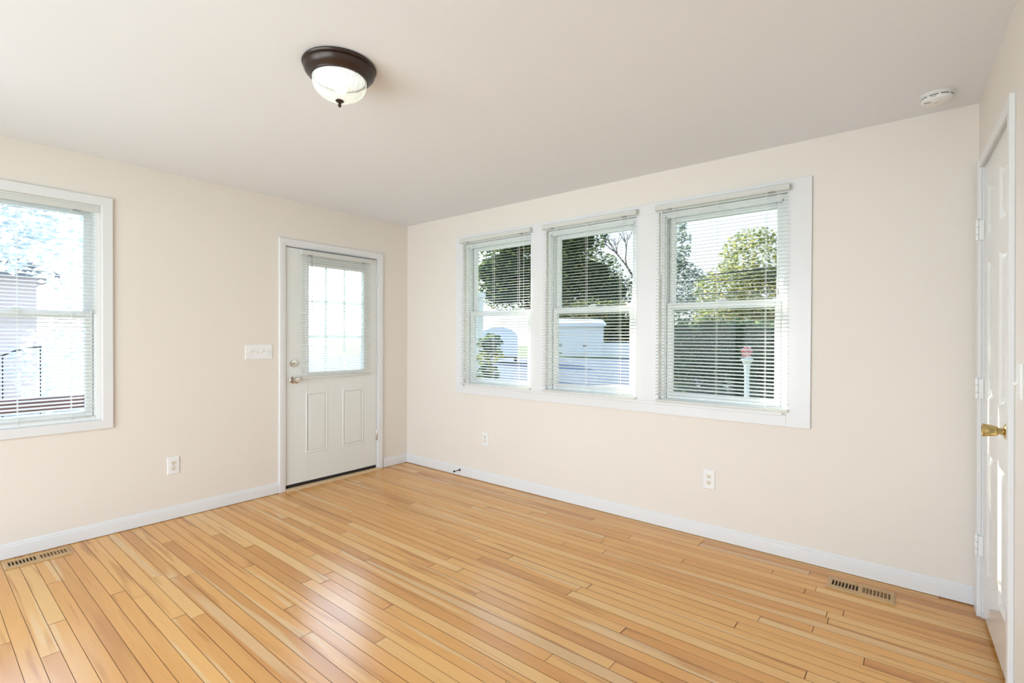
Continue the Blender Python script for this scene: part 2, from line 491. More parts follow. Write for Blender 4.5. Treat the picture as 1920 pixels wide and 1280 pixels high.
# casing of the triple window: flat boards, mullion boards, apron and stool strip
m = MB()
zt, zb = 2.2286, 0.7768
m.box(0.725, WIN[0][1] - .39, -0.016, 0.0, zb, zt, 0.0015); m.box(WIN[2][1] + .39, 3.615, -0.016, 0.0, zb, zt, 0.0015)
for (a, b) in ((0, 1), (1, 2)):
    m.box(WIN[a][1] + .39, WIN[b][1] - .39, -0.016, 0.0, 0.845, 2.158, 0.0015)
m.box(WIN[0][1] - .39, WIN[2][1] + .39, -0.016, 0.0, 2.158, zt, 0.0015)
m.box(WIN[0][1] - .39, WIN[2][1] + .39, -0.016, 0.0, zb, 0.845, 0.0015)
m.box(0.856, 3.472, -0.024, 0.012, 0.840, 0.860, 0.002)
tag(m.build('trim_4', M_TRIM, frame=FB, angle=0.4), 'white flat casing boards joining the three far windows', 'window casing', kind='structure')
# closet door casing
m = MB()
m.box(0.022, 0.125, -0.016, 0.0, 0.0, 2.137, 0.002); m.box(0.862, 0.904, -0.016, 0.0, 0.0, 2.137, 0.002); m.box(0.125, 0.862, -0.012, 0.0, 2.096, 2.137, 0.002)
tag(m.build('trim_5', M_TRIM, frame=FC, angle=0.4), 'white casing around the six panel closet door', 'door casing', kind='structure')
m = MB()
m.box(0.125, 0.131, 0.0, 0.12, 0.0, 2.112); m.box(0.855, 0.861, 0.0, 0.12, 0.0, 2.112); m.box(0.131, 0.855, 0.0, 0.12, 2.095, 2.112)
m.box(0.131, 0.145, 0.043, 0.08, 0.0, 2.104); m.box(0.841, 0.855, 0.043, 0.08, 0.0, 2.104); m.box(0.145, 0.841, 0.043, 0.08, 2.080, 2.095)
tag(m.build('trim_6', M_TRIM, frame=FC, smooth=False), 'white jamb lining the closet door opening', 'door jamb', kind='structure')

# ------------------------------------------------------------------ windows
def ring(m, x0, x1, z0, z1, w, y0, y1, bev=0.002, wb=None, wt=None):
    wb = wb or w; wt = wt or w
    m.box(x0, x0 + w, y0, y1, z0, z1, bev); m.box(x1 - w, x1, y0, y1, z0, z1, bev)
    m.box(x0 + w, x1 - w, y0, y1, z0, z0 + wb, bev); m.box(x0 + w, x1 - w, y0, y1, z1 - wt, z1, bev)
def make_window(name, frame, x0, x1, z0, z1, zm, label):
    r = root(name, frame, label, 'window', kind='structure')
    m = MB()
    ring(m, x0, x1, z0, z1, 0.026, 0.018, 0.138, 0.002, wb=0.022, wt=0.030)
    for (ya, yb) in ((0.030, 0.038), (0.0745, 0.0795), (0.117, 0.123)):     # parting beads
        m.box(x0 + 0.024, x0 + 0.034, ya, yb, z0, z1); m.box(x1 - 0.034, x1 - 0.024, ya, yb, z0, z1)
    m.box(x0 + 0.024, x1 - 0.024, 0.030, 0.038, z1 - 0.040, z1 - 0.028)
    m.build('frame', M_VINYL, r, angle=0.4)
    i0, i1 = x0 + 0.036, x1 - 0.036
    m = MB(); ring(m, i0, i1, zm - 0.020, z1 - 0.030, 0.038, 0.083, 0.114, 0.003, wt=0.032, wb=0.04)
    us = m.build('upper_sash', M_VINYL, r, angle=0.4)
    m = MB(); m.box(i0 + 0.036, i1 - 0.036, 0.0965, 0.1005, zm + 0.018, z1 - 0.060); m.build('glass', M_GLASS, us, smooth=False)
    m = MB(); ring(m, i0, i1, z0 + 0.022, zm + 0.026, 0.038, 0.040, 0.072, 0.003, wt=0.046, wb=0.042)
    ls = m.build('lower_sash', M_VINYL, r, angle=0.4)
    m = MB(); m.box(i0 + 0.036, i1 - 0.036, 0.054, 0.058, z0 + 0.062, zm - 0.018); m.build('glass', M_GLASS, ls, smooth=False)
    m = MB(); c = (x0 + x1) / 2
    m.box(c - 0.028, c + 0.028, 0.044, 0.070, zm + 0.026, zm + 0.034, 0.003); m.lathe([(0.011, zm + 0.034), (0.011, zm + 0.044), (0.007, zm + 0.046)], 16, T(c, 0.057, 0)); m.box(c - 0.004, c + 0.03, 0.050, 0.058, zm + 0.038, zm + 0.046, 0.002)
    m.build('sash_lock', M_VINYL, ls)
    return r
make_window('window_1', FA, W1[0], W1[1], W1[2], W1[3], 1.428, 'white double hung window on the left wall')
for (nm, c), lab in zip(WIN, ('white double hung window, first of the row of three from the corner', 'white double hung window, middle one of the row of three', 'white double hung window showing the sky, last of the row of three from the corner')):
    make_window(nm, FB, c - .39, c + .39, 0.86, 2.158, 1.511, lab)

pd = root('added_door', FN @ T(-2.1, 0, 0), 'white framed glass patio door added behind the camera for the fill lamp', 'door', kind='structure')  # unseen door added to frame the fill lamp
for k in (-1, 1):
    m = MB(); ring(m, min(0, k * 1.6), max(0, k * 1.6), 0.06, 2.14, 0.06, 0.03, 0.08, 0.003); sp = m.build('sash', M_VINYL, pd, angle=0.4)
    m = MB(); m.box(min(0, k * 1.6) + 0.055, max(0, k * 1.6) - 0.055, 0.053, 0.057, 0.115, 2.085); m.build('glass', M_GLASS, sp, smooth=False)

# ------------------------------------------------------------------ venetian blinds
def make_blind(frame, w, zt, zb, label, group, cords, wand=None, lift=None, tilt=17.0, head_h=0.036, head_d=0.040, pitch=0.0225, wand_mat=None, holds=False):
    """Local origin: mount plane, centre, floor level. Room is -Y."""
    r = root('venetian_blind', frame, label, 'blind', group)
    hw = w / 2
    m = MB()
    m.prism([(-0.001, zt), (-head_d + 0.003, zt), (-head_d, zt - 0.003), (-head_d, zt - head_h + 0.006), (-head_d + 0.005, zt - head_h), (-0.001, zt - head_h)], 'x', -hw, hw)
    hr = m.build('headrail', M_SLAT, r, angle=0.4)
    for sx in (-1, 1):
        m = MB(); m.box(sx * hw - 0.0025, sx * hw + 0.0025, -head_d - 0.001, 0.0, zt - head_h - 0.001, zt + 0.001, 0.001)
        m.build('end_cap', M_SLAT, hr)
    for cx in (cords[0] - 0.03, cords[-1] + 0.03):
        m = MB(); m.box(cx - 0.018, cx + 0.018, -head_d * .95, -head_d * .35, zt - head_h - 0.0025, zt - head_h + 0.001)
        m.build('cord_guide', M_WAND, hr, smooth=False)
    m = MB()
    yc = -head_d * 0.52
    a = R(tilt); n = int((zt - head_h - 0.012 - (zb + 0.024)) / pitch)
    z = zt - head_h - 0.014
    rnd = random.Random(int(abs(w * 1000 + zt * 77)))
    for i in range(n):
        dz = rnd.uniform(-1, 1) * 0.0004; da = rnd.uniform(-1, 1) * R(1.0)
        prof = []
        for k in range(5):
            t = -0.0125 + 0.025 * k / 4
            crown = 0.0016 * (1 - (t / 0.0125) ** 2)
            # inner (room, -Y) edge lower
            prof.append((yc + t * math.cos(a + da) - crown * math.sin(a + da), z + dz + t * math.sin(a + da) + crown * math.cos(a + da)))
        A = [m.bm.verts.new((-hw + 0.004, p[0], p[1])) for p in prof]; B = [m.bm.verts.new((hw - 0.004, p[0], p[1])) for p in prof]
        for k in range(4): m.bm.faces.new((A[k], A[k + 1], B[k + 1], B[k]))
        z -= pitch
    m.build('slats', M_SLAT, r, angle=1.5)
    m = MB(); m.box(-hw + 0.002, hw - 0.002, yc - 0.0125, yc + 0.0125, zb, zb + 0.017, 0.004, 2)
    br = m.build('bottom_rail', M_SLAT, r, angle=0.5)
    for cx in cords:
        m = MB(); m.lathe([(0.007, -0.001), (0.007, 0.002), (0.004, 0.003)], 12, T(cx, yc - 0.0125, zb + 0.008) @ Matrix.Rotation(R(90), 4, 'X'))
        m.build('cord_button', M_SLAT, br)
    for cx in cords:
        for dx, dy in ((0, -0.0135), (0, 0.0135), (0.004, 0)):
            m = MB(); m.tube([(cx + dx, yc + dy, zt - head_h), (cx + dx, yc + dy, zb + 0.012)], 0.0009, 6)
            m.build('ladder_cord', M_CORD, r)
    if wand:
        wx, wl = wand
        m = MB(); y = -head_d - 0.010
        m.tube([(wx, yc, zt - head_h - 0.002), (wx, y, zt - head_h - 0.014)], 0.0016, 6)
        m.tube([(wx, y, zt - head_h - 0.012), (wx, y, zt - head_h - wl)], 0.0034, 6)
        m.build('tilt_wand', wand_mat or M_CORD, r)
    if lift:
        lx, ll = lift
        m = MB(); y = -head_d - 0.006
        m.tube([(lx, y, zt - head_h), (lx, y, zt - head_h - ll)], 0.0014, 6)
        lc = m.build('lift_cord', M_CORD, r)
        m = MB(); m.lathe([(0.002, 0.0), (0.004, -0.004), (0.0065, -0.026), (0.005, -0.030)], 12, T(lx, y, zt - head_h - ll))
        m.build('tassel', M_SLAT, lc)
    return r
for (nm, c), lab in zip(WIN, ('white venetian blind on the far window nearest the room corner', 'white venetian blind on the middle window of the far wall', 'white venetian blind on the far window showing sky and overhead wires')):
    bc = {'window_2': 1.219, 'window_3': 2.151, 'window_4': 3.101}[nm]
    make_blind(FB @ T(bc, -0.0165, 0), 0.808, 2.199, 0.862, lab, 'blinds on the row of three windows', (-0.28, 0.0, 0.28), wand=(-0.355, 0.44), lift=(0.352, 0.58))
make_blind(FA @ T(-2.868, 0.052, 0), 0.742, 2.122, 0.766, 'white venetian blind set inside the left wall window', None, (-0.26, 0.0, 0.24), lift=(0.335, 0.62), tilt=19)
# ------------------------------------------------------------------ front door
dr = root('door_1', FA @ T(-0.8290, 0.006, 0), 'off white half glazed front door with two lower panels and blind', 'door', kind='structure')
X0, X1, Z0, Z1 = -0.4525, 0.4525, 0.044, 2.047     # leaf extents, local
def panel(m, x0, x1, z0, z1, y=0.0):
    """Embossed panel outline: sunk groove with a raised field."""
    prof = [(0, 0.0), (0.004, 0.0035), (0.012, 0.0035), (0.020, -0.0005), (0.022, 0.0)]
    m.sweep([(x0, z0), (x0, z1), (x1, z1), (x1, z0)], [(-u, t - y) for u, t in prof], closed=True)
m = MB()
gx0, gx1, gz0, gz1 = -0.252, 0.310, 0.990, 1.915       # glazed opening
m.box(X0, gx0, 0, 0.044, Z0, Z1, 0.0015); m.box(gx1, X1, 0, 0.044, Z0, Z1, 0.0015)
m.box(gx0, gx1, 0, 0.044, Z0, gz0); m.box(gx0, gx1, 0, 0.044, gz1, Z1)
leaf = m.build('leaf', M_DOOR, dr, angle=0.4)
for (a, b) in ((-0.270, -0.064), (0.085, 0.308)):
    m = MB(); panel(m, a, b, 0.283, 0.812)
    m.box(a + 0.026, b - 0.026, -0.0022, 0.001, 0.309, 0.786, 0.0018)
    m.build('panel', M_DOOR, leaf, angle=0.3)
m = MB(); ring(m, gx0 - 0.022, gx1 + 0.022, gz0 - 0.022, gz1 + 0.022, 0.030, -0.008, 0.0, 0.003); lf = m.build('lite_frame', M_DOOR, leaf, angle=0.4)
m = MB(); m.box(gx0, gx1, 0.018, 0.024, gz0, gz1); m.build('glass', M_GLASS, lf, smooth=False)
m = MB()
for k in (1, 2):
    xx = gx0 + (gx1 - gx0) * k / 3; zz = gz0 + (gz1 - gz0) * k / 3
    m.box(xx - 0.011, xx + 0.011, 0.026, 0.036, gz0, gz1, 0.003); m.box(gx0, gx1, 0.026, 0.036, zz - 0.011, zz + 0.011, 0.003)
m.build('muntin_grid', M_GRID, lf)
m = MB(); m.box(X0 + 0.002, X1 - 0.002, 0.004, 0.042, 0.017, 0.0445); m.build('dark_gap_strip', M_RUBBER, leaf, smooth=False)  # black strip standing in for the dark gap under the leaf
RX = Matrix.Rotation(R(90), 4, 'X')     # lathe axis +Z -> -Y (into the room)
m = MB(); m.lathe([(0.033, 0.0), (0.033, 0.006), (0.029, 0.010), (0.018, 0.012)], 32, T(-0.380, 0, 0.930) @ RX)
kn = m.build('doorknob', M_CHROME, dr)
m = MB(); m.lathe([(0.012, 0.010), (0.012, 0.030), (0.017, 0.036), (0.027, 0.044), (0.029, 0.054), (0.026, 0.064), (0.020, 0.067), (0.009, 0.0665), (0.008, 0.064)], 32, T(-0.380, 0, 0.930) @ RX); m.build('knob', M_CHROME, kn)
m = MB(); m.lathe([(0.030, 0.0), (0.030, 0.008), (0.027, 0.014), (0.010, 0.016)], 32, T(-0.382, 0, 1.070) @ RX)
db = m.build('deadbolt', M_CHROME, dr)
m = MB(); m.box(-0.018, 0.018, -0.026, -0.014, -0.006, 0.006, 0.004, 2, T(-0.382, 0, 1.070) @ Matrix.Rotation(R(-14), 4, 'Y')); m.build('thumb_turn', M_CHROME, db)
for hz in (1.853, 1.084, 0.333):
    m = MB(); m.lathe([(0.0055, -0.048), (0.0065, -0.044), (0.0065, 0.044), (0.0055, 0.048)], 16, T(X1 + 0.004, -0.006, hz)); m.box(X1 - 0.004, X1 + 0.012, -0.001, 0.004, hz - 0.044, hz + 0.044)
    m.build('hinge', M_CHROME if hz < 0.5 else M_TRIM, dr)
make_blind(FA @ T(-0.811, -0.003, 0), 0.692, 2.032, 0.936, 'white venetian blind mounted on the front door glass', None, (-0.235, 0.0, 0.235), wand=(-0.262, 0.485), wand_mat=M_WAND, tilt=17, head_d=0.036)

# ------------------------------------------------------------------ closet door
d2 = root('door_2', FC @ T(0.132, 0.006, 0), 'glossy white six panel closet door with brass knob on right wall', 'door', kind='structure')
LW, LT, LB = 0.720, 2.091, 0.026
cols = ((0.100, 0.272), (0.402, 0.574)); rows = ((0.235, 0.790), (1.035, 1.645), (1.765, 1.985))
m = MB()
bx = [0, cols[0][0], cols[0][1], cols[1][0], cols[1][1], LW]; bz = [LB, rows[0][0], rows[0][1], rows[1][0], rows[1][1], rows[2][0], rows[2][1], LT]
for i in (0, 2, 4): m.box(bx[i], bx[i + 1], 0, 0.035, LB, LT)
for (a, b) in cols:
    for j in (0, 2, 4, 6): m.box(a, b, 0, 0.035, bz[j], bz[j + 1])
leaf2 = m.build('leaf', M_DOOR2, d2, smooth=False)
for (a, b) in cols:
    for (c, d) in rows:
        m = MB()
        # sloping bead down to a sunk flat, then a raised field
        ring_ = [(0, 0.0), (0.014, -0.010), (0.020, -0.010), (0.046, -0.003)]
        P = []
        for (u, t) in ring_:
            P.append([(a + u, -t, c + u), (b - u, -t, c + u), (b - u, -t, d - u), (a + u, -t, d - u)])
        V = [[m.bm.verts.new(p) for p in q] for q in P]
        for q, w in zip(V[:-1], V[1:]):
            for k in range(4): m.bm.faces.new((q[k], q[(k + 1) % 4], w[(k + 1) % 4], w[k]))
        m.bm.faces.new(V[-1])
        back = [m.bm.verts.new((p[0], 0.030, p[2])) for p in P[0]]
        for k in range(4): m.bm.faces.new((V[0][k], V[0][(k + 1) % 4], back[(k + 1) % 4], back[k]))
        m.bm.faces.new(back)
        m.build('panel', M_DOOR2, leaf2, smooth=False)
m = MB(); m.lathe([(0.031, 0.0), (0.031, 0.004), (0.025, 0.010), (0.014, 0.014)], 32, T(0.604, 0, 0.957) @ RX)
kn = m.build('doorknob', M_BRASS, d2)
m = MB(); m.lathe([(0.0125, 0.010), (0.0125, 0.026), (0.0165, 0.0275), (0.0165, 0.030), (0.019, 0.032), (0.0245, 0.064), (0.0240, 0.069), (0.020, 0.070), (0.018, 0.068)], 36, T(0.604, 0, 0.957) @ RX); m.build('knob', M_BRASS, kn)
for hz in (1.803, 1.067, 0.335):
    m = MB()
    for k, (za, zb_) in enumerate(((-0.046, -0.019), (-0.017, 0.015), (0.017, 0.046))):
        m.lathe([(0.0055, za), (0.0065, za + 0.002), (0.0065, zb_ - 0.002), (0.0055, zb_)], 14, T(-0.004, -0.0235, hz))
    m.box(-0.012, 0.006, -0.018, -0.0005, hz - 0.046, hz + 0.046, 0.001)
    m.lathe([(0.004, 0.046), (0.005, 0.050), (0.003, 0.054)], 12, T(-0.004, -0.0235, hz))
    m.build('hinge', M_PLATE, d2)

# ------------------------------------------------------------------ ceiling light
LX, LY = 2.175, -2.120
cl = root('ceiling_light', T(LX, LY, H), 'flush ceiling light with dark bronze rim and ribbed glass bowl', 'ceiling light')
m = MB(); m.lathe([(0.128, 0.0), (0.147, -0.002), (0.150, -0.008), (0.147, -0.013), (0.141, -0.016), (0.144, -0.022), (0.140, -0.034), (0.130, -0.046), (0.119, -0.053), (0.116, -0.058), (0.108, -0.060), (0.104, -0.054), (0.104, -0.010)], 96)
m.build('rim', M_BRONZE, cl, angle=0.5)
m = MB(); m.lathe([(0.1030, -0.056), (0.1030, -0.012), (0.098, -0.006), (0.0, -0.0055)], 64); m.build('reflector_pan', M_TRIM, cl)
m = MB()
bp = [(0.1075, -0.056), (0.1100, -0.061), (0.1095, -0.067), (0.1070, -0.074)]
for k in range(1, 15):
    a = math.pi / 2 * k / 14
    bp.append((0.1070 * math.cos(a) if k < 14 else 0.004, -0.074 - 0.072 * math.sin(a)))
def rip(r, z, k, n):
    if z > -0.070 or r < 0.012: return r
    return r + (0.0014 if k % 2 else -0.0002) * min(1, r / 0.06)
m.lathe(bp, 192, ripple=rip, open_start=True)
m.build('glass_bowl', M_BOWL, cl, angle=0.9)
m = MB(); m.lathe([(0.004, -0.143), (0.016, -0.145), (0.0175, -0.148), (0.015, -0.151), (0.008, -0.153), (0.005, -0.157), (0.0062, -0.161), (0.0072, -0.166), (0.0060, -0.171), (0.003, -0.174)], 32)
m.build('finial', M_BRONZE, cl, angle=0.5)
m = MB(); m.lathe([(0.012, 0.030), (0.012, 0.0), (0.013, -0.004), (0.020, -0.018), (0.027, -0.036), (0.024, -0.052), (0.013, -0.062), (0.003, -0.064)], 24, T(-0.025, -0.020, -0.075) @ Matrix.Rotation(R(70), 4, Vector((0.7, -0.7, 0))))
m.build('bulb', M_BULB, cl)
pl = bpy.data.lights.new('bulb_light', 'POINT'); pl.energy = LAMP_POWER; pl.shadow_soft_size = 0.03; pl.color = (1.0, 0.985, 0.965)
plo = bpy.data.objects.new('bulb_light', pl); COL.objects.link(plo); plo.location = (LX + 0.012, LY + 0.018, H - 0.090)

# ------------------------------------------------------------------ smoke alarm
sa = root('smoke_alarm', T(4.145, -0.232, H), 'round white smoke alarm on the ceiling above the closet door corner', 'smoke alarm')
m = MB(); m.lathe([(0.064, 0.0), (0.066, -0.003), (0.066, -0.008), (0.062, -0.010)], 64); m.build('mounting_base', M_SMOKE, sa)
m = MB(); m.lathe([(0.058, -0.0095), (0.0600, -0.012), (0.0600, -0.024), (0.0575, -0.031), (0.050, -0.036), (0.030, -0.0385), (0.004, -0.039)], 64); body = m.build('body', M_SMOKE, sa)
m = MB()
for a0 in range(0, 360, 40):
    pts = [(0.0601 * math.cos(R(a0 + t)), 0.0601 * math.sin(R(a0 + t)), -0.0165) for t in range(2, 37, 4)]
    for p, q in zip(pts[:-1], pts[1:]):
        d = 1.006
        m.face([(p[0] * d, p[1] * d, -0.0150), (q[0] * d, q[1] * d, -0.0150), (q[0] * d, q[1] * d, -0.0185), (p[0] * d, p[1] * d, -0.0185)])
m.build('vent_slot', M_BLACK, body, smooth=False)
m = MB(); m.lathe([(0.011, -0.0375), (0.011, -0.0405), (0.009, -0.0415)], 32, T(-0.004, -0.022, 0)); m.build('test_button', M_SMOKE, body)
m = MB(); m.lathe([(0.0022, -0.0412), (0.0022, -0.0422)], 12, T(-0.004, -0.022, 0)); m.build('indicator', M_BLACK, body)
m = MB()
for k in range(4): m.box(-0.045 + 0.006 * k, -0.042 + 0.006 * k, -0.030, -0.022, -0.0382, -0.0366)
m.build('sounder_grille', M_BLACK, body, smooth=False)
m = MB()
for k, wd in enumerate((0.016, 0.021, 0.019)):
    zz = -0.0208 - 0.0028 * k
    for s in range(6):
        if (s + k) % 4 == 3: continue
        a0, a1 = R(248 + s * 3.2), R(248 + s * 3.2 + 2.5)
        rr = 0.0604
        m.face([(rr * math.cos(a0), rr * math.sin(a0), zz), (rr * math.cos(a1), rr * math.sin(a1), zz), (rr * math.cos(a1), rr * math.sin(a1), zz - 0.0013), (rr * math.cos(a0), rr * math.sin(a0), zz - 0.0013)])
m.build('printed_label', M_BLACK, body, smooth=False)

# ------------------------------------------------------------------ switches and outlets
def plate_mesh(m, w, h, t=0.006):
    m.prism([(-w / 2, -h / 2), (w / 2, -h / 2), (w / 2, h / 2), (-w / 2, h / 2)], 'y', -0.0004, -0.002)
    P = [[(sx * (w / 2 - i), -tt, sz * (h / 2 - i)) for sx, sz in ((-1, -1), (1, -1), (1, 1), (-1, 1))] for i, tt in ((0, 0.002), (0.0015, 0.0042), (0.005, t))]
    V = [[m.bm.verts.new(p) for p in q] for q in P]
    for q, wv in zip(V[:-1], V[1:]):
        for k in range(4): m.bm.faces.new((q[k], q[(k + 1) % 4], wv[(k + 1) % 4], wv[k]))
    m.bm.faces.new(V[-1])
def make_switch(frame, gangs, label, updown):
    r = root('light_switch', frame, label, 'light switch')
    w = 0.070 + 0.046 * (gangs - 1) + (0.006 if gangs > 1 else 0.0)
    m = MB(); plate_mesh(m, w, 0.117); pl_ = m.build('cover_plate', M_PLATE, r, angle=0.3)
    for g in range(gangs):
        x = (g - (gangs - 1) / 2) * 0.046
        m = MB(); m.box(x - 0.0055, x + 0.0055, -0.0064, -0.0055, -0.0125, 0.0125); m.build('toggle_slot', M_IVORY, pl_, smooth=False)
        m = MB(); sgn = updown[g]
        m.box(-0.0042, 0.0042, -0.0155, 0.0, -0.0055, 0.0055, 0.0016, 2, T(x, -0.005, sgn * 0.003) @ Matrix.Rotation(R(sgn * -28), 4, 'X'))
        m.build('toggle', M_PLATE, r)
        for s in (-1, 1):
            m = MB(); m.lathe([(0.0030, 0.0058), (0.0026, 0.0072), (0.001, 0.0075)], 12, T(x, 0, s * 0.030) @ RX)
            m.build('screw', M_PLATE, pl_)
    return r
make_switch(FA @ T(-1.496, 0, 1.172), 4, 'white four gang light switch beside the front door', (1, -1, 1, -1))
make_switch(FC @ T(1.000, 0, 1.160), 1, 'white single light switch beside the closet door', (-1,))

def make_outlet(frame, label, face_mat):
    r = root('wall_outlet', frame, label, 'outlet', 'duplex outlets low on the walls')
    m = MB(); plate_mesh(m, 0.076, 0.124); p = m.build('cover_plate', M_PLATE, r, angle=0.3)
    for s in (-1, 1):
        m = MB(); poly = []
        for k in range(32):
            a = 2 * math.pi * k / 32
            poly.append((0.0172 * math.cos(a), s * 0.0195 + max(-0.0138, min(0.0138, 0.0172 * math.sin(a)))))
        m.prism(poly, 'y', -0.004, -0.0078)
        rc = m.build('receptacle', face_mat, r, angle=0.5)
        z = s * 0.0195
        m = MB(); m.box(-0.0077, -0.0053, -0.0081, -0.0076, z + 0.000, z + 0.0085); m.build('slot', M_BLACK, rc, smooth=False)
        m = MB(); m.box(0.0053, 0.0075, -0.0081, -0.0076, z + 0.001, z + 0.008); m.build('slot', M_BLACK, rc, smooth=False)
        m = MB(); m.lathe([(0.0029, 0.0076), (0.0029, 0.0081)], 16, T(0, 0, z - 0.0065) @ RX); m.build('ground_hole', M_BLACK, rc, smooth=False)
    m = MB(); m.lathe([(0.0032, 0.0058), (0.0028, 0.0074), (0.001, 0.0077)], 12, RX); m.build('screw', M_CHROME, p)
    return r
o1 = make_outlet(FA @ T(-2.086, 0, 0.378), 'white duplex outlet low on the left wall between window and front door', M_IVORY)
for pos, lab in ((FB @ T(1.095, 0, 0.383), 'small white duplex outlet under the window nearest the room corner'), (FB @ T(3.050, 0, 0.381), 'white duplex outlet below the window that shows the sky')):
    c = copy_tree(o1); c.matrix_world = pos; c['label'] = lab

# ------------------------------------------------------------------ floor vents
def make_vent(frame, label):
    r = root('floor_vent', frame, label, 'floor vent', 'wooden floor vents')
    L_, W_ = 0.288, 0.150
    sl, sw = 0.0095, 0.070
    m = MB()
    xs = []
    for b in (-1, 1):
        for k in range(8): xs.append(b * 0.066 + (k - 3.5) * 0.0148)
    xs.sort()
    z0, z1 = 0.0008, 0.0085
    # bars between slots
    edges = [-L_ / 2 + 0.012] + [v for x in xs for v in (x - sl / 2, x + sl / 2)] + [L_ / 2 - 0.012]
    for i in range(0, len(edges), 2): m.box(edges[i], edges[i + 1], -sw / 2, sw / 2, z0, z1)
    m.box(-L_ / 2 + 0.012, L_ / 2 - 0.012, sw / 2, W_ / 2 - 0.012, z0, z1); m.box(-L_ / 2 + 0.012, L_ / 2 - 0.012, -W_ / 2 + 0.012, -sw / 2, z0, z1)
    # bevelled rim
    P = [[(sx * (L_ / 2 - i), sy * (W_ / 2 - i), z) for sx, sy in ((-1, -1), (1, -1), (1, 1), (-1, 1))] for i, z in ((0.012, z0), (0.0, z0), (0.0, 0.003), (0.008, 0.0082), (0.012, z1))]
    V = [[m.bm.verts.new(p) for p in q] for q in P]
    for q, w in zip(V[:-1], V[1:]):
        for k in range(4): m.bm.faces.new((q[k], q[(k + 1) % 4], w[(k + 1) % 4], w[k]))
    m.build('grille_frame', M_VENT, r, smooth=False)
    m = MB(); m.box(-L_ / 2 + 0.014, L_ / 2 - 0.014, -sw / 2 - 0.003, sw / 2 + 0.003, 0.0004, 0.0012); m.build('dark_duct_plate', M_BLACK, r, smooth=False)  # black plate over solid floor, painting the darkness of the duct
    m = MB()
    for x in xs:
        if x < 0: continue
        m.box(-0.0045, 0.0045, -sw / 2, sw / 2, -0.0006, 0.0006, M=T(x, 0, 0.0042) @ Matrix.Rotation(R(68), 4, 'Y'))
    m.build('damper', M_VENT, r, smooth=False)
    return r
v1 = make_vent(T(3.868, -0.188, 0), 'wooden floor vent in front of the far wall, near the closet door')
v2 = copy_tree(v1); v2.matrix_world = T(0.128, -2.800, 0) @ Matrix.Rotation(R(90), 4, 'Z'); v2['label'] = 'wooden floor vent along the left wall below the window'

# ------------------------------------------------------------------ door stop
ds = root('door_stop', T(0.786, -0.0135, 0.055), 'dark metal spring door stop on the far baseboard', 'door stop')
RX2 = Matrix.Rotation(R(90), 4, 'X')
m = MB(); m.lathe([(0.011, 0.0), (0.011, 0.003), (0.007, 0.007)], 20, RX2); m.build('mounting_flange', M_STOP, ds)
m = MB(); m.lathe([(0.0042, 0.004), (0.0036, 0.020), (0.0036, 0.060), (0.0045, 0.068)], 16, RX2); m.build('rod', M_STOP, ds)
m = MB(); m.lathe([(0.0055, 0.066), (0.0085, 0.068), (0.0085, 0.078), (0.006, 0.081)], 20, RX2); m.build('rubber_tip', M_RUBBER, ds)

# ------------------------------------------------------------------ outdoors
M_LAWN = mat('lawn', (0.16, 0.19, 0.08), 0.95, spec=0.05, vary=0.35, vscale=1.2)
M_ROAD = mat('asphalt', (0.13, 0.15, 0.19), 0.95, spec=0.05, vary=0.12, vscale=2)
M_GRAVEL = mat('pale_gravel', (0.50, 0.49, 0.47), 0.95, spec=0.05, vary=0.3, vscale=9)
M_SIDING = mat('white_siding', (0.86, 0.89, 0.94), 0.6)
M_PINK = mat('pink_siding', (0.86, 0.70, 0.69), 0.7)
M_ROOF = mat('grey_shingle', (0.28, 0.27, 0.28), 0.9, vary=0.2, vscale=6)
M_IRON = mat('black_iron', (0.02, 0.02, 0.025), 0.5)
M_BARK = mat('bark', (0.10, 0.075, 0.055), 0.9, vary=0.3, vscale=8)
M_WIRE = mat('black_wire', (0.03, 0.03, 0.035), 0.6)
def leaf_mat(name, c1, c2, c3):
    m = bpy.data.materials.new(name); m.use_nodes = True
    nt = m.node_tree; b = nt.nodes['Principled BSDF']
    at = nt.nodes.new('ShaderNodeAttribute'); at.attribute_name = 'tint'
    rp = nt.nodes.new('ShaderNodeValToRGB'); rp.color_ramp.elements[0].color = (*c1, 1); rp.color_ramp.elements[1].color = (*c3, 1)
    e = rp.color_ramp.elements.new(0.55); e.color = (*c2, 1)
    nt.links.new(at.outputs['Fac'], rp.inputs[0]); nt.links.new(rp.outputs[0], b.inputs['Base Color'])
    b.inputs['Roughness'].default_value = 0.7
    tr = nt.nodes.new('ShaderNodeBsdfTranslucent'); nt.links.new(rp.outputs[0], tr.inputs[0])
    mx = nt.nodes.new('ShaderNodeMixShader'); mx.inputs[0].default_value = 0.5
    nt.links.new(b.outputs[0], mx.inputs[1]); nt.links.new(tr.outputs[0], mx.inputs[2])
    nt.links.new(mx.outputs[0], nt.nodes['Material Output'].inputs[0])
    return m
M_LG = leaf_mat('yellow_green_leaves', (0.12, 0.16, 0.06), (0.30, 0.32, 0.10), (0.62, 0.50, 0.16))
M_DG = leaf_mat('dark_green_leaves', (0.040, 0.078, 0.036), (0.095, 0.155, 0.06), (0.40, 0.42, 0.13))
M_BG = leaf_mat('blue_green_leaves', (0.09, 0.14, 0.11), (0.18, 0.24, 0.18), (0.34, 0.38, 0.26))

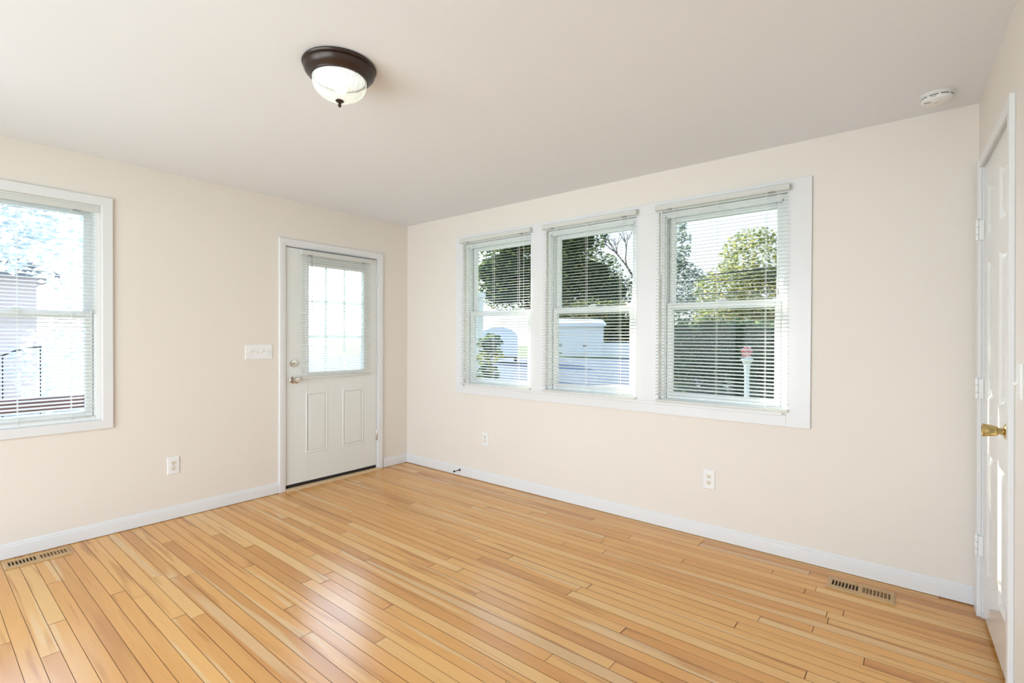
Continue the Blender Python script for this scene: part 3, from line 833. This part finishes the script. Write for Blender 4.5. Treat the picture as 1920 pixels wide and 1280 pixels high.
M_HEDGE = leaf_mat('hedge_leaves', (0.05, 0.10, 0.05), (0.10, 0.18, 0.08), (0.30, 0.36, 0.16))
M_PALE = leaf_mat('overexposed_leaves', (0.60, 0.68, 0.72), (0.74, 0.80, 0.82), (0.86, 0.88, 0.86))  # overexposure painted into the leaf colour, far paler than the leaves themselves
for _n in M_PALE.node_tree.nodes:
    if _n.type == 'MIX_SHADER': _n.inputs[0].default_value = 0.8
GZ = -0.45
m = MB(); m.face([(-90, -30, GZ), (60, -30, GZ), (60, 90, GZ), (-90, 90, GZ)])
tag(m.build('ground', M_LAWN, smooth=False), 'grassy ground outside the windows', 'ground', kind='structure')
VF = Vector((-math.sin(_y), math.cos(_y), 0)); VR = Vector((math.cos(_y), math.sin(_y), 0)); VO = Vector((4.061, -3.2812, 0))
YAW = Matrix.Rotation(_y, 4, 'Z')
ST = T(-5.8, 16.5, 0) @ YAW      # street frame, its X runs along the street
m = MB(); m.box(-60, 60, -3.6, 20.0, GZ - 0.05, GZ + 0.03); tag(m.build('street', M_ROAD, frame=ST, smooth=False), 'grey asphalt street beyond the front yard', 'street', kind='structure')
m = MB(); m.box(-60, 60, -6.6, -3.6, GZ - 0.05, GZ + 0.02); tag(m.build('path', M_GRAVEL, frame=ST, smooth=False), 'pale gravel verge on the near side of the street', 'path', kind='structure')
m = MB(); m.box(-40, -2.6, -8.0, 4.0, GZ - 0.05, GZ + 0.025); tag(m.build('driveway', M_GRAVEL, smooth=False), 'pale driveway outside the left wall', 'driveway', kind='structure')
m = MB(); m.box(-40, -8.5, 4.0, 24.0, GZ - 0.05, GZ + 0.02); tag(m.build('parking_lot', M_ROAD, smooth=False), 'grey paved lot beyond the driveway', 'pavement', kind='structure')

def foliage(m, lay, centre, rad, n, size, rnd, flat=0.0, shell=0.45):
    for _ in range(n):
        while True:
            p = Vector((rnd.uniform(-1, 1), rnd.uniform(-1, 1), rnd.uniform(-1, 1)))
            if shell < p.length <= 1: break
        p = Vector((centre[0] + p.x * rad[0], centre[1] + p.y * rad[1], centre[2] + p.z * rad[2]))
        q = Matrix.Rotation(rnd.uniform(0, 6.28), 3, 'Z') @ Matrix.Rotation(rnd.uniform(-1.3, 1.3), 3, 'X')
        s = size * rnd.uniform(0.6, 1.3)
        pts = [p + q @ Vector(v) for v in ((-0.5 * s, 0, 0), (0, -0.32 * s, 0.06 * s), (0.6 * s, 0, 0), (0, 0.32 * s, 0.06 * s))]
        f = m.face(pts)
        t = rnd.random() ** 1.6
        for lp in f.loops: lp[lay] = (t, t, t, 1)
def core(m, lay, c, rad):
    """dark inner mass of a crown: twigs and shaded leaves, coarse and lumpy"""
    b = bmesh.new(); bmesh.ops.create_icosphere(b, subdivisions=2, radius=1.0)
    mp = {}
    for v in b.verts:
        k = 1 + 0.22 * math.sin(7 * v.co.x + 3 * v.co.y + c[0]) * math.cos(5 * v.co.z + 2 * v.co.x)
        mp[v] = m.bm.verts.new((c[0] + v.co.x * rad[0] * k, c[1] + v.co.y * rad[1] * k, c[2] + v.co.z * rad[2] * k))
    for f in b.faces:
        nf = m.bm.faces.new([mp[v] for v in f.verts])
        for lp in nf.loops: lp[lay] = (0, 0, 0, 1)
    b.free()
def make_tree(name, frame, trunk_h, blobs, leaf, size, label, cat, group=None, seed=1, trunk_r=0.14, branches=4, inner=0.0):
    rnd = random.Random(seed)
    r = root(name, frame, label, cat, group)
    m = MB(); lay = m.bm.loops.layers.float_color.new('tint')
    for (cx, cy, cz, rx, ry, rz, n) in blobs:
        foliage(m, lay, (cx, cy, cz), (rx, ry, rz), n, size, rnd)
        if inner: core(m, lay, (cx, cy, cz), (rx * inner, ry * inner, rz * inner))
    m.build('crown' if trunk_h else 'foliage', leaf, r, smooth=False, recalc=False)
    if trunk_h:
        m = MB(); m.tube([(0, 0, -0.05), (0.03, 0.02, trunk_h * .5), (0, 0, trunk_h), (0.05, 0.03, trunk_h * 1.35)], [trunk_r * 1.3, trunk_r, trunk_r * .8, trunk_r * .4], 8)
        for k in range(branches):
            b = blobs[k % len(blobs)]
            m.tube([(0, 0, trunk_h * .85), (b[0] * .5, b[1] * .5, (trunk_h + b[2]) / 2), (b[0], b[1], b[2])], [trunk_r * .5, trunk_r * .35, trunk_r * .15], 6)
        m.build('trunk', M_BARK, r)
    return r
def at(depth, side):
    """a spot on the ground: metres ahead of and to the right of where the photographer stands, facing the room corner"""
    p = VO + VF * depth + VR * side
    return T(p.x, p.y, GZ) @ YAW
# trees seen through the row of three windows
make_tree('leafy_tree', at(24, 11.7), 3.4, [(0.4, 0.6, 5.6, 1.7, 1.7, 1.7, 3400), (-0.8, 0, 4.0, 2.0, 1.8, 1.4, 3400), (0.9, 0.8, 3.9, 1.6, 1.7, 1.5, 3000), (-1.6, -.6, 2.9, 1.4, 1.4, 1.0, 1800), (1.2, -.6, 2.4, 1.4, 1.4, 1.0, 1800)], M_LG, 0.161, 'tall yellowing tree behind the overhead wires, right of the open sky', 'tree', 'trees across the street', 3)
make_tree('leafy_tree', at(32.5, 10.6), 3.5, [(0, 0, 7.9, 1.1, 1.3, 2.2, 1620), (0.3, 0, 5.2, 1.9, 1.7, 1.7, 2340), (0.3, 0, 3.0, 2.2, 1.8, 1.6, 2340)], M_BG, 0.198, 'slender blue green tree left of the open sky', 'tree', 'trees across the street', 4)
make_tree('leafy_tree', at(28, 12.8), 2.0, [(0, 0, 2.6, 2.6, 1.4, 1.3, 2400), (-1.2, 0.4, 2.0, 1.6, 1.3, 1.1, 1440)], M_LG, 0.156, 'low yellow tree between the tall trees beyond the hedge', 'tree', 'trees across the street', 5)
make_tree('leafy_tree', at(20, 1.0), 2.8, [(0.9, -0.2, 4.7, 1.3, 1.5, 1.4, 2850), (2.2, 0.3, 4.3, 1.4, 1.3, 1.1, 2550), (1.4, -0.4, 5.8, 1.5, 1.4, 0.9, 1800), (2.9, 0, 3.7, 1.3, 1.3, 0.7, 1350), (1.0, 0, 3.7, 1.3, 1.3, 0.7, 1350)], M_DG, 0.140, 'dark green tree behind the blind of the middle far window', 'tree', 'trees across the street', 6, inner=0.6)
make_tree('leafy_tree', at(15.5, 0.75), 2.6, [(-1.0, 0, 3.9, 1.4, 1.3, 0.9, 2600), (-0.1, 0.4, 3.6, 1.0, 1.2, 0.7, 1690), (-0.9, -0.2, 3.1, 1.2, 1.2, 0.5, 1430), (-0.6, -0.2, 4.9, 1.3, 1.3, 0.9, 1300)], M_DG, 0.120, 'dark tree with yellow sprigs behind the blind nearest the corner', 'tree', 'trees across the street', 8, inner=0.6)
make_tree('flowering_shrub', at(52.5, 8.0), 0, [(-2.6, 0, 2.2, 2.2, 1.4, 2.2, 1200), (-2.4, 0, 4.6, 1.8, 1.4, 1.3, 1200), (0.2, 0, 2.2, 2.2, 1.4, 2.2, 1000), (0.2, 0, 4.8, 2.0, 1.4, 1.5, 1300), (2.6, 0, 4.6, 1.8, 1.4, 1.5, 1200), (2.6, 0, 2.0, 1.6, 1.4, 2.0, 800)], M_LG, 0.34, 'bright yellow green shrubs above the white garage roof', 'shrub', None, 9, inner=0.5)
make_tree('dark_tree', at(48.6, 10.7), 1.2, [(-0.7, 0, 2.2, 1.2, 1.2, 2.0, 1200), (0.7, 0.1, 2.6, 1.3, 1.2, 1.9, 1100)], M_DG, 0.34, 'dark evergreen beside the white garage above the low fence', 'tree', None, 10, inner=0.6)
# bare branched tree against the sky, middle window
m = MB(); rnd = random.Random(4)
def twig(p, d, l, r_, depth):
    q = p + d * l
    m.tube([p, (p + q) / 2 + Vector((rnd.uniform(-.05, .05), 0, rnd.uniform(-.05, .05))) * l, q], [r_, r_ * .85, r_ * .65], 5)
    if depth == 0: return
    for _ in range(3 if depth > 1 else 2):
        nd = (d + Vector((rnd.uniform(-.8, .8), rnd.uniform(-.5, .5), rnd.uniform(-.15, .7)))).normalized()
        twig(q, nd, l * rnd.uniform(.55, .75), r_ * .6, depth - 1)
twig(Vector((0, 0, -0.05)), Vector((0.02, 0, 1)), 4.6, 0.10, 0); twig(Vector((0.05, 0, 4.5)), Vector((-0.55, 0, 0.8)).normalized(), 1.3, 0.08, 4)
tag(m.build('bare_tree', M_BARK, frame=at(26, 6.7)), 'bare branched tree against the sky in the middle far window', 'tree')
# hedge and low plants
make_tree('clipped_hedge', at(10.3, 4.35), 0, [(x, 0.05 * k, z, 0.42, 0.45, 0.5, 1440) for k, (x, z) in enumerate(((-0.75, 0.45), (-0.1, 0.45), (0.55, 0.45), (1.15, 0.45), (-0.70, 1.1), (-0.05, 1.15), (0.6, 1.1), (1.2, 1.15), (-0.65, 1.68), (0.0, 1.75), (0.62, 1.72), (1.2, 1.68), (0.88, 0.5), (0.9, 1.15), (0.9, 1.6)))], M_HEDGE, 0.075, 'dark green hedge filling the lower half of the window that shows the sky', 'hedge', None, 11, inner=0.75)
gp = make_tree('garden_plant', at(5.5, -0.27), 0, [(0, 0, 0.45, 0.17, 0.17, 0.45, 500), (0, 0, 1.10, 0.16, 0.16, 0.42, 800), (0.02, 0, 1.66, 0.15, 0.15, 0.13, 160)], M_DG, 0.075, 'dark leafy bush just outside the window nearest the corner', 'plant', None, 12, inner=0.6)
m = MB(); lay = m.bm.loops.layers.float_color.new('tint'); foliage(m, lay, (0, -0.05, 1.53), (0.19, 0.17, 0.07), 160, 0.05, random.Random(5), shell=0.0)
m.build('blossoms', M_LG, gp, smooth=False, recalc=False)
# garage with dark hinges
G = T(*(VO + VF * 45 + VR * 5.95)) @ YAW
g = root('garage', G, 'white garage with black strap hinged double doors across the street', 'garage')
m = MB(); m.box(-1.9, 2.4, 0, 4.0, GZ, 2.35); m.build('walls', M_SIDING, g, smooth=False)
m = MB(); m.prism([(-0.35, 2.35), (-0.35, 2.6), (2.0, 3.1), (4.3, 2.6), (4.3, 2.35)], 'x', -2.1, 2.6); m.build('roof', M_SIDING, g, smooth=False)
for (a, b) in ((-1.75, -0.45), (-0.42, 0.86)):
    m = MB(); m.box(a, b, -0.06, 0.0, GZ + 0.05, 1.95)
    dd = m.build('door', M_SIDING, g, smooth=False)
    for z in (-0.1, 0.55, 0.72, 1.55):
        e = a if a < -1 else b
        m = MB(); m.box(min(e, e + (0.35 if e == a else -0.35)), max(e, e + (0.35 if e == a else -0.35)), -0.09, -0.06, z - 0.04, z + 0.04)
        m.build('hinge', M_IRON, dd, smooth=False)
m = MB(); m.box(2.3, 2.42, -0.05, 0, GZ, 2.35); m.build('corner_trim', M_VINYL, g, smooth=False)
m = MB(); m.box(2.5, 9.0, 0.4, 0.5, GZ, 0.85)
tag(m.build('yard_fence', M_SIDING, frame=G, smooth=False), 'low white fence beside the garage', 'fence')
# white arched-roof trailer by the street
VT = T(*(VO + VF * 33 + VR * -0.9)) @ YAW
vt = root('trailer', VT, 'white round roofed trailer parked across the street', 'trailer')
m = MB(); poly = [(-1.3, GZ + 0.5), (1.3, GZ + 0.5)] + [(1.3 * math.cos(R(a)), 1.25 + 0.75 * math.sin(R(a))) for a in range(0, 181, 15)]
m.prism(poly, 'y', 0, 3.0); m.build('body', M_SIDING, vt)
for sx in (-1, 1):
    m = MB(); m.lathe([(0.28, -0.1), (0.33, -0.08), (0.33, 0.08), (0.28, 0.1)], 24, T(sx * 1.15, 1.5, GZ + 0.36) @ Matrix.Rotation(R(90), 4, 'Y')); m.build('wheel', M_RUBBER, vt)
m = MB(); m.box(-1.2, 1.2, 0.4, 2.6, GZ + 0.38, GZ + 0.52); m.build('axle', M_IRON, vt, smooth=False)
# white post near the yard
PT = T(-3.5, 4.8, GZ)
pr = root('porch_post', PT, 'white square post standing in the yard outside the first far window', 'post')
m = MB(); m.box(-0.10, 0.10, -0.10, 0.10, 0, 2.65, 0.006); m.build('shaft', M_VINYL, pr)
m = MB(); m.box(-0.14, 0.14, -0.14, 0.14, 0, 0.18, 0.01); m.build('base', M_VINYL, pr)
m = MB(); m.box(-0.14, 0.14, -0.14, 0.14, 2.62, 2.74, 0.015); m.build('cap', M_VINYL, pr)
# pedestal planter in front of the hedge
pp = root('garden_planter', at(8.6, 4.11), 'white pedestal planter with pink flowers in front of the hedge', 'planter')
m = MB(); m.lathe([(0.10, 0), (0.10, 0.05), (0.06, 0.10), (0.045, 0.16), (0.04, 1.1), (0.05, 1.24), (0.055, 1.28)], 24); m.build('pedestal', M_VINYL, pp)
m = MB(); m.lathe([(0.03, 1.28), (0.06, 1.31), (0.095, 1.36), (0.10, 1.39), (0.09, 1.395), (0.03, 1.37)], 28); m.build('bowl', M_VINYL, pp)
M_FLW = leaf_mat('pink_petals', (0.75, 0.25, 0.24), (0.85, 0.45, 0.42), (0.95, 0.85, 0.82))
m = MB(); lay = m.bm.loops.layers.float_color.new('tint'); foliage(m, lay, (0, 0, 1.51), (0.085, 0.085, 0.10), 200, 0.045, random.Random(2), shell=0.0); m.tube([(0, 0, 1.37), (0, 0, 1.5)], 0.012, 8); m.build('flowers', M_FLW, pp, smooth=False, recalc=False)
# overhead wires
for k, (za, zb_, off, lab) in enumerate(((3.48, 3.92, 0.0, 'thick black overhead wire, uppermost of the four'), (3.33, 3.76, 0.05, 'black overhead wire just under the uppermost one'), (3.27, 3.61, 0.1, 'black overhead wire, third from the top'), (2.86, 3.13, 0.15, 'lowest black overhead wire in front of the trees'))):
    p0 = Vector((-2.66, 14.47 + off, za)); p1 = Vector((0.2, 16.79 + off, zb_)); d = p1 - p0
    pts = [p0 + d * t - Vector((0, 0, 0.02 * (1 - (2 * t - 1) ** 2))) for t in (-0.45, -0.2, 0, 0.25, 0.5, 0.75, 1, 1.2, 1.5)]
    m = MB(); m.tube(pts, 0.024 if k in (0,) else 0.016, 6)
    tag(m.build('overhead_wire', M_WIRE), lab, 'wire', 'overhead wires along the street')
# neighbouring house, railing and shade trees outside the left wall
NH = root('neighbor_house', T(-13.8, -1.1, GZ), 'pinkish sided house outside the left wall window', 'house')
m = MB(); m.box(-7, 0, -9, 0, 0, 3.3); m.build('walls', M_PINK, NH, smooth=False)
m = MB(); m.prism([(0.4, 3.25), (0.4, 3.4), (-4.5, 5.4), (-9.4, 3.4), (-9.4, 3.25)], 'x', -7.4, 0.4); m.build('roof', M_ROOF, NH, smooth=False)
m = MB(); m.box(0.0, 0.03, -3.2, -2.2, 1.1, 2.4); wf = m.build('window', M_VINYL, NH, smooth=False)
m = MB(); m.box(0.03, 0.035, -3.1, -2.3, 1.2, 2.3); m.build('pane', M_BLACK, wf, smooth=False)
rl = root('stair_railing', T(-9.0, -2.6, GZ), 'black iron stair railing outside the left wall window', 'railing')
m = MB(); m.tube([(0, -0.9, 0.85), (0, 0.417, 1.359), (0, 0.627, 1.463), (0, 0.79, 1.511), (0, 0.98, 1.53)], 0.014, 8); m.build('handrail', M_IRON, rl)
for yy, hh in ((-0.85, 0.87), (-0.2, 1.12), (0.45, 1.376), (0.96, 1.53)):
    m = MB(); m.tube([(0, yy, 0), (0, yy, hh)], 0.010, 8); m.build('post', M_IRON, rl)
make_tree('shade_tree', T(-8.2, -0.3, GZ), 2.4, [(0, -1.0, 4.3, 1.3, 1.3, 1.8, 2700), (0, 0.4, 4.4, 1.3, 1.3, 1.9, 2700), (-0.2, -0.4, 5.6, 1.3, 1.4, 1.2, 1600), (0, -1.9, 4.2, 1.2, 0.9, 1.4, 1600), (0, 1.0, 4.3, 1.1, 0.8, 1.5, 1500), (0, 1.85, 3.9, 1.1, 0.85, 1.5, 2600)], M_PALE, 0.14, 'tree with glare painted into its leaves, outside the upper corner of the left wall window', 'tree', None, 15, branches=0)  # glare painted into the leaves; crown widened to block the sun
make_tree('pale_shrub', T(-11.8, 0.45, GZ), 0, [(0, -1.2, 1.0, 1.0, 1.2, 1.1, 900), (0, 0.4, 1.2, 1.0, 1.3, 1.3, 1000), (0, -0.3, 2.3, 1.0, 1.3, 1.0, 900)], M_PALE, 0.16, 'shrub with bright haze painted into its leaves, beside the pinkish house', 'shrub', None, 17)  # haze put into the leaf colour
M_REDWOOD = mat('reddish_stained_wood', (0.16, 0.07, 0.065), 0.7, vary=0.2, vscale=6)
pr2 = root('porch_railing', T(-1.65, -2.10, GZ), 'low reddish brown wooden porch railing just outside the left wall window', 'railing')
m = MB(); m.box(-0.05, 0.05, -2.6, 0.0, 1.10, 1.22, 0.008); m.build('top_rail', M_REDWOOD, pr2)
m = MB(); m.box(-0.03, 0.03, -2.6, 0.0, 0.52, 0.60, 0.006); m.build('bottom_rail', M_REDWOOD, pr2)
for yy in (-2.5, -1.25, -0.06):
    m = MB(); m.box(-0.045, 0.045, yy - 0.045, yy + 0.045, 0.0, 1.11, 0.006); m.build('post', M_REDWOOD, pr2)
# roof eave over the row of windows
m = MB(); m.prism([(0.14, 2.52), (0.80, 2.44), (0.80, 2.58), (0.14, 2.95)], 'x', -0.7, 5.4)
tag(m.build('roof_eave', M_VINYL, smooth=False), 'white roof eave above the far windows outside', 'eave', kind='structure')
